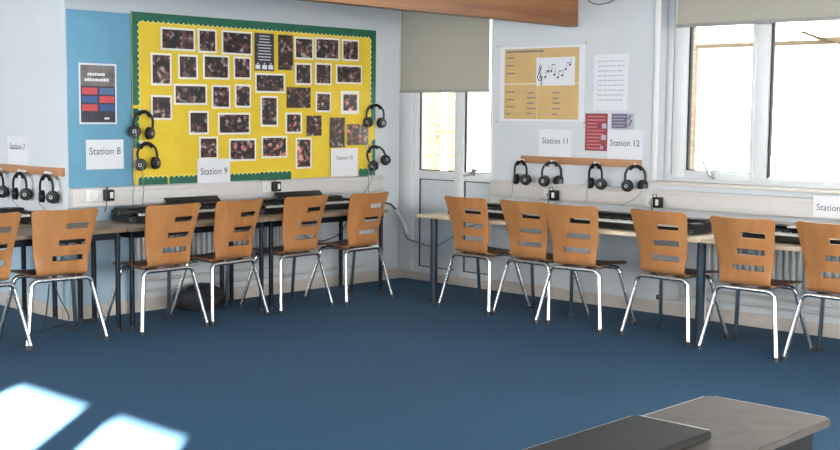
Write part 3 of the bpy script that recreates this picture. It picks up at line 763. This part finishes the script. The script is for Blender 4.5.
keyboard((-1.98, -.42, ZT), 0, 'black electronic keyboard on the desk under Station 10')
keyboard((-.80, -1.30, .7105), -PI/2, 'black electronic keyboard nearest the fire door on the long beech desk')
keyboard((-.79, -2.50, .7105), -PI/2, 'black electronic keyboard beneath the last rail headphones on the long beech desk')
keyboard((-.76, -3.90, .7105), -PI/2, 'black electronic keyboard under the big window with papers lying on it')
# music stands on two of the keyboards
def music_rest(loc, rz, label, w_=.42, ang=.5):
    o = empty('music_rest', loc, rz); tag(o, label, 'music stand', 'music rests')
    MB().box(-w_/2, w_/2, 0, .006, 0, .085, .003, rx=-ang, pivot=(0, 0, 0)).build('rest_panel', 'black', o)
    MB().box(-w_/2, w_/2, -.02, .002, .0, .008, .002).build('rest_ledge', 'black', o)
music_rest((-2.42, -.135, .8165), 0, 'black music rest standing on the keyboard under Station 9', .5, .95)
music_rest((-1.35, -.155, .8165), 0, 'black music rest standing on the keyboard under Station 10', .5, .95)
def papers(name, loc, rz, w_, d_, t, m, label, extra=None):
    o = empty(name, loc, rz); tag(o, label, 'papers' if name == 'paper_sheets' else 'folder')
    MB().box(-w_/2, w_/2, -d_/2, d_/2, 0, t, .001, 1).build('sheet' if name == 'paper_sheets' else 'folder_cover', m, o)
    if extra:
        q = MB(); rr = random.Random(4)
        for k in range(6): q.box(-w_/2+.03, w_/2-.05-rr.random()*.08, -d_/2+.03+k*.035, -d_/2+.042+k*.035, t, t+.0008)
        q.build('printed_text', 'pblue2', o, 0)
papers('folder', (-.50, -4.02, .8105), -PI/2, .24, .20, .012, 'pgrey', 'dark grey folder lying on the keyboard under the big window')
papers('paper_sheets', (-.55, -4.36, .8105), -PI/2+.1, .38, .30, .008, 'paper', 'white printed sheets lying on the keyboard in front of Station 13', True)

# ------------------------------------------------------------------ chairs
def make_chair():
    """local: rear feet on y=0, sitter faces +y"""
    o = empty('chair')
    # backrest: one bent ply panel with three slots
    prof = [(.150, .449), (.118, .450), (.092, .456), (.074, .470), (.066, .490), (.060, .520), (.054, .547), (.047, .584), (.031, .650), (.022, .689), (.003, .760), (-.007, .799), (-.022, .850), (-.032, .885)]
    zs = [p[1] for p in prof]
    def hw(z): return .172+.056*max(0, min(1, (z-.45)/.43))**1.0
    us = [-1, -.975, -.92, -.8, -.65, -.5, -.4, -.3, -.2, -.1, 0, .12, .25, .4, .55, .66, .75, .78, .80, .86, .93, .98, 1]
    slots = {10: (.0, .75), 8: (-.2, .75), 6: (-.4, .75)}     # profile row (start) -> u range
    th = .0115
    bm = bmesh.new(); F = {}; Bk = {}
    n = len(prof)
    def pt(i, u, off):
        y, z = prof[i]; y0, z0 = prof[max(0, i-1)]; y1, z1 = prof[min(n-1, i+1)]
        t = Vector((0, y1-y0, z1-z0)).normalized(); nn = Vector((0, t.z, -t.y))   # towards the sitter
        k = max(0, min(1, (z-.47)/.12))
        h_ = hw(z); r = 0.
        # rounded top corners and bottom bend
        if i == n-1: z = z-.018*max(0, (abs(u)-.88)/.12)**2 + .004*u*u
        return Vector((u*h_, y+.034*k*u*u, z)) + nn*off
    for i in range(n):
        for j, u in enumerate(us): F[i, j] = bm.verts.new(pt(i, u, th/2)); Bk[i, j] = bm.verts.new(pt(i, u, -th/2))
    solid = {}
    for i in range(n-1):
        for j in range(len(us)-1):
            s = slots.get(i); solid[i, j] = not (s and us[j] >= s[0]-1e-6 and us[j+1] <= s[1]+1e-6)
    for (i, j), s in solid.items():
        if not s: continue
        bm.faces.new((F[i, j], F[i, j+1], F[i+1, j+1], F[i+1, j])); bm.faces.new((Bk[i, j], Bk[i+1, j], Bk[i+1, j+1], Bk[i, j+1]))
        for (di, dj, e) in ((-1, 0, ((i, j), (i, j+1))), (1, 0, ((i+1, j), (i+1, j+1))), (0, -1, ((i, j), (i+1, j))), (0, 1, ((i, j+1), (i+1, j+1)))):
            if not solid.get((i+di, j+dj), False):
                a, b = e; bm.faces.new((F[a], F[b], Bk[b], Bk[a]))
    mm = MB(); mm.bm.free(); mm.bm = bm; mm.build('backrest', 'chair', o, 40)
    # seat: dished panel with a rounded front
    bm = bmesh.new(); ys = [.150, .18, .22, .27, .32, .37, .42, .455, .478, .49]; uu = [-1+2*k/16 for k in range(17)]
    T = {}; U = {}
    for i, y in enumerate(ys):
        q = (y-.15)/.34; w_ = .172+.036*min(1, q*2.2)
        if q > .8: w_ *= 1-.16*((q-.8)/.2)**2
        for j, u in enumerate(uu):
            z = .449+.006*q+.010*u*u*min(1, q*3)-.020*max(0, (q-.72)/.28)**2
            T[i, j] = bm.verts.new((u*w_, y, z+.0055)); U[i, j] = bm.verts.new((u*w_, y, z-.0055))
    ni, nj = len(ys), len(uu)
    for i in range(ni-1):
        for j in range(nj-1):
            bm.faces.new((T[i, j], T[i, j+1], T[i+1, j+1], T[i+1, j])); bm.faces.new((U[i, j], U[i+1, j], U[i+1, j+1], U[i, j+1]))
    for j in range(nj-1):
        for i in (0, ni-1): bm.faces.new((T[i, j], T[i, j+1], U[i, j+1], U[i, j]))
    for i in range(ni-1):
        for j in (0, nj-1): bm.faces.new((T[i, j], T[i+1, j], U[i+1, j], U[i, j]))
    mm = MB(); mm.bm.free(); mm.bm = bm; mm.build('seat', 'seatshade', o, 40)
    # two bent tube frames: each leg its own mesh, plus the cross tubes under the seat
    r = .0145
    def leg(s, yf, yt):
        foot = Vector((s*.274, yf, .012)); knee = Vector((s*.208, yt, .385))
        pts = [foot, knee]
        for k in range(1, 7):
            a = PI/2*k/6; c = Vector((s*.158, yt, .385)); pts.append(c+Vector((s*.050*math.cos(a), 0, .040*math.sin(a))))
        l = MB().tube(pts, r, 12).build('leg', 'chrome', o)
        MB().cyl(foot-Vector((0, 0, .012)), foot+(knee-foot)*.045, r+.004, n=12).build('foot_cap', 'gasket', l)
    for yf, yt in ((0, .075), (.46, .36)):
        for s in (-1, 1): leg(s, yf, yt)
    fr = MB()
    for yt in (.075, .36): fr.cyl((-.160, yt, .425), (.160, yt, .425), r, n=12)
    for s in (-1, 1): fr.cyl((s*.10, .075, .425), (s*.10, .36, .425), .010, n=10)
    fr.build('seat_frame', 'chrome', o)
    for s in (-1, 1):
        MB().box(s*.10-.018, s*.10+.018, .085, .125, .433, .4435, .003).build('mounting_bracket', 'gasket', o)
        MB().box(s*.10-.018, s*.10+.018, .33, .37, .433, .448, .003).build('mounting_bracket', 'gasket', o)
    return o
CH0 = make_chair(); chn = [0]
def chair(x, y, rz, label):
    o = CH0 if chn[0] == 0 else copy_tree(CH0); chn[0] += 1
    o.location = (x, y, 0); o.rotation_euler = (0, 0, rz); tag(o, label, 'chair', 'beech chairs pulled up to the desks')
D = PI/180
chair(-4.46, -.80, 0*D, 'orange beech chair cut by the picture edge at the recess desk')
chair(-3.93, -.81, -5*D, 'orange beech chair below the Station 8 sign, at the end of the recess desk')
chair(-3.135, -.87, 1*D, 'orange beech chair at the board wall, the first at the desk under Station 9')
chair(-2.54, -.84, 5*D, 'orange beech chair at the board wall, second at the desk under Station 9')
chair(-1.88, -.82, 3*D, 'orange beech chair before the middle of the yellow board, first at the Station 10 desk')
chair(-1.235, -.85, 4*D, 'orange beech chair in front of the Station 10 sign, last along the board wall')
chair(-1.02, -1.675, -90*D-4*D, 'orange beech chair at the window wall desk, nearest the fire door')
chair(-1.0, -2.225, -90*D-3*D, 'orange beech chair second from the fire door at the window wall desk')
chair(-1.06, -2.705, -90*D+3*D, 'orange beech chair third from the fire door, below the maroon poster')
chair(-1.0, -3.39, -90*D-3*D, 'orange beech chair fourth from the fire door, under the window corner')
chair(-1.07, -4.05, -90*D-1*D, 'orange beech chair fifth from the fire door, under the middle of the big window')
chair(-1.01, -4.61, -90*D-2*D, 'orange beech chair furthest from the fire door, in front of Station 13')

# ------------------------------------------------------------------ small things on the floor and walls
o = empty('bag', (-2.46, -.22, 0)); tag(o, 'slumped black bag on the floor under the Station 9 desk', 'bag')
bm = bmesh.new(); bmesh.ops.create_uvsphere(bm, u_segments=24, v_segments=14, radius=1)
for v in bm.verts:
    c = v.co; z = max(0, c.z*.10+.085+.02*math.sin(c.x*5+c.y*3)) if c.z > -.8 else 0
    v.co = Vector((c.x*.24+.02*math.sin(c.y*4), c.y*.13+.015*math.sin(c.x*6), max(0, z)))
mm = MB(); mm.bm.free(); mm.bm = bm; mm.build('bag_body', 'bag', o)
MB().tube([(-.14, 0, .10), (-.12, -.03, .19), (.0, -.05, .205), (.11, -.03, .19), (.14, 0, .10)], .008, 8).build('bag_strap', 'bag', o)
def loose_cable(pts, r, m, label):
    # smooth polyline
    P = [Vector(p) for p in pts]; out = []
    for i in range(len(P)-1):
        p0, p1, p2, p3 = P[max(i-1, 0)], P[i], P[i+1], P[min(i+2, len(P)-1)]
        for k in range(8):
            t = k/8; out.append(.5*((2*p1)+(p2-p0)*t+(2*p0-5*p1+4*p2-p3)*t*t+(3*p1-p0-3*p2+p3)*t**3))
    out.append(P[-1])
    b = MB().tube(out, r, 6).build('cable', m); tag(b, label, 'cable'); return b
loose_cable([(-3.50, -.10, .62), (-3.62, -.12, .30), (-3.58, -.22, .06), (-3.70, -.20, .007), (-3.85, -.28, .007), (-3.72, -.14, .05), (-3.66, -.1, .3)], .005, 'cable', 'tangle of dark cable under the recess desk')
loose_cable([(-1.62, -.10, .80), (-1.45, -.12, .60), (-1.20, -.13, .44), (-.95, -.15, .47), (-.83, -.17, .62)], .005, 'cable', 'dark cable drooping beneath the Station 10 desk')
loose_cable([(-.12, -.10, .62), (-.075, -.13, .40), (-.065, -.25, .36), (-.06, -.47, .335), (-.06, -.66, .42), (-.06, -.86, .53), (-.1, -1.15, .62)], .0075, 'gcable', 'grey cable slung low across the fire door between the desks')
o = empty('cable_sleeve', (-.18, -.095, .655)); tag(o, 'white plastic cable sleeve slanting down from the desk end into the corner', 'cable cover')
MB().tube([(0, 0, 0), (.085, -.018, -.12), (.125, -.026, -.235)], .019, 10).build('sleeve', 'white', o)
MB().tube([(-.12, .01, .06), (-.06, .005, .05), (0, 0, 0), (.01, -.002, -.015)], .009, 8).build('cable', 'cable', o)
loose_cable([(-.012, -2.02, 2.55), (-.012, -2.07, 2.44), (-.012, -2.17, 2.40), (-.012, -2.31, 2.42), (-.012, -2.36, 2.5), (-.012, -2.38, 2.62)], .006, 'gcable', 'grey cable looped on the wall beside the beam end')

# ------------------------------------------------------------------ low grey table near the camera
o = empty('low_table', (-4.83, -6.19, 0)); tag(o, 'dark grey low table with pale glint strips along its top edge, standing alone on the carpet', 'table')
def rrect(x0, x1, y0, y1, r, n=6):
    out = []
    for cx, cy, a0 in ((x1-r, y1-r, 0), (x0+r, y1-r, 90), (x0+r, y0+r, 180), (x1-r, y0+r, 270)):
        for k in range(n+1): a = (a0+90*k/n)*D; out.append((cx+r*math.cos(a), cy+r*math.sin(a)))
    return out
def slab(poly, z0, z1, bev):
    b = MB(); vs = [b.bm.verts.new((x, y, z0)) for x, y in poly]; f = b.bm.faces.new(vs)
    ex = bmesh.ops.extrude_face_region(b.bm, geom=[f]); up = [v for v in ex['geom'] if isinstance(v, bmesh.types.BMVert)]
    for v in up: v.co.z = z1
    if bev:
        b.bm.edges.ensure_lookup_table()
        ed = [e for e in b.bm.edges if all(abs(v.co.z-z1) < 1e-6 for v in e.verts)]
        bmesh.ops.bevel(b.bm, geom=ed, offset=bev, segments=2, affect='EDGES')
    return b
slab(rrect(-2.2, 0, -.195, .19, .022), .680, .700, .004).build('table_top', 'consol', o)
MB().box(-.0005, .0035, -.172, .168, .694, .699, .001).box(-2.17, -.025, .1885, .1925, .695, .699, .001).build('edge_glint', 'glint', o)  # pale strips stand in for grazing reflections on the top's edges
slab(rrect(-2.15, -.035, -.160, .155, .01), .600, .679, 0).build('apron', 'consold', o)
for lx in (-2.12, -.045):
    for ly in (-.150, .145):
        l = MB().tube([(lx-.015 if lx > -1 else lx, ly, .60), (lx+.01, ly*1.05, .02)], .026, 12).build('leg', 'legg', o)
        MB().cyl((lx+.01, ly*1.05, 0), (lx+.01, ly*1.05, .03), .03, n=12).build('foot_cap', 'gasket', l)
MB().box(-2.05, -.10, -.152, -.142, .30, .60).build('modesty_panel', 'consold', o)
o = empty('slim_case', (-5.262, -6.145, .7005)); tag(o, 'slim black flat case lying along the dark grey low table', 'case')
slab(rrect(-1.6, 0, -.118, .118, .012), .004, .022, .004).build('case_body', 'case', o)
MB().box(.0, .0035, -.105, .105, .0175, .0215, .001).box(-1.58, -.012, .117, .1195, .0175, .0205, .0008).build('edge_glint', 'glint', o)  # highlight along the case edges, put in as pale strips
for x in (-1.5, -.06):
    for y in (-.09, .09): MB().cyl((x, y, 0), (x, y, .005), .012, n=12).build('rubber_foot', 'gasket', o)

# ------------------------------------------------------------------ added ceiling fill lights
def fill_ceiling_light(x, y, label):  # unseen fitting added as fill light for the room
    o = empty('fill_ceiling_light', (x, y, H)); tag(o, label, 'ceiling light', 'added ceiling fill lights')
    MB().box(-.62, .62, -.16, .16, -.07, -.001, .006).build('fill_housing', 'white', o)
    MB().box(-.59, .59, -.13, .13, -.078, -.0705, .003).build('fill_diffuser', 'fill_lamp', o)
for i, x in enumerate((-10., -7.4, -4.8)):
    for j, y in enumerate((-9.8, -8.2, -6.6)):
        fill_ceiling_light(x, y, 'added white ceiling fill light in row %s, %s along the beam' % (('nearest the added windows behind', 'in the middle of the room', 'nearest the beam')[j], ('first', 'second', 'third')[i]))

# ------------------------------------------------------------------ outside
struct(MB().box(.42, 40, -40, 40, -.25, -.12).build('ground_outside', 'ground', smooth=0))
w = MB()
for y0, y1 in ((2.36, 2.62), (1.95, 2.14)): w.box(3.0, 3.1, y0, y1, -.2, 3.2)
w.box(3.01, 3.09, 2.14, 2.36, 1.27, 1.37)
struct(w.build('wall_courtyard', 'brickp', smooth=0))
o = empty('pergola', (3.0, -2.6, 0)); tag(o, 'timber pergola beams outside the big window', 'pergola')
MB().box(0, .08, -4.2, 1.45, 2.22, 2.345).build('cross_beam', 'timber', o)
MB().box(.1, .16, -4.2, 1.45, 2.60, 2.68).build('cross_beam', 'timber', o)
MB().prism_x([(1.10, 2.72), (1.10, 2.80), (-.90, 2.02), (-.90, 1.94)], -.05, -.002).build('brace', 'timber', o)
for y in (-4.1, 1.4): MB().box(0, .09, y-.045, y+.045, -.12, 2.22).build('post', 'timber', o)

# ------------------------------------------------------------------ light
W = bpy.data.worlds.new('sky'); SC.world = W; W.use_nodes = True
nt = W.node_tree; bg = nt.nodes['Background']; bg.inputs['Color'].default_value = (1.0, .98, .95, 1); bg.inputs['Strength'].default_value = 2.0
s = bpy.data.lights.new('sun', 'SUN'); s.energy = 300; s.angle = .6*D; s.color = (1., .95, .86)
so = bpy.data.objects.new('sun', s); COL.objects.link(so)
e = 15*D; so.rotation_euler = Vector((.741*math.cos(e), .672*math.cos(e), -math.sin(e))).to_track_quat('-Z', 'Y').to_euler()

SC.view_settings.view_transform = 'Standard'; SC.view_settings.look = 'None'; SC.view_settings.gamma = 1; SC.view_settings.use_curve_mapping = False
SC.view_settings.exposure = .85
SC.cycles.max_bounces = 8; SC.cycles.diffuse_bounces = 5; SC.cycles.glossy_bounces = 4; SC.cycles.transparent_max_bounces = 12
SC.cycles.sample_clamp_indirect = 1.5; SC.cycles.caustics_reflective = False; SC.cycles.caustics_refractive = False
SC.cycles.use_denoising = True
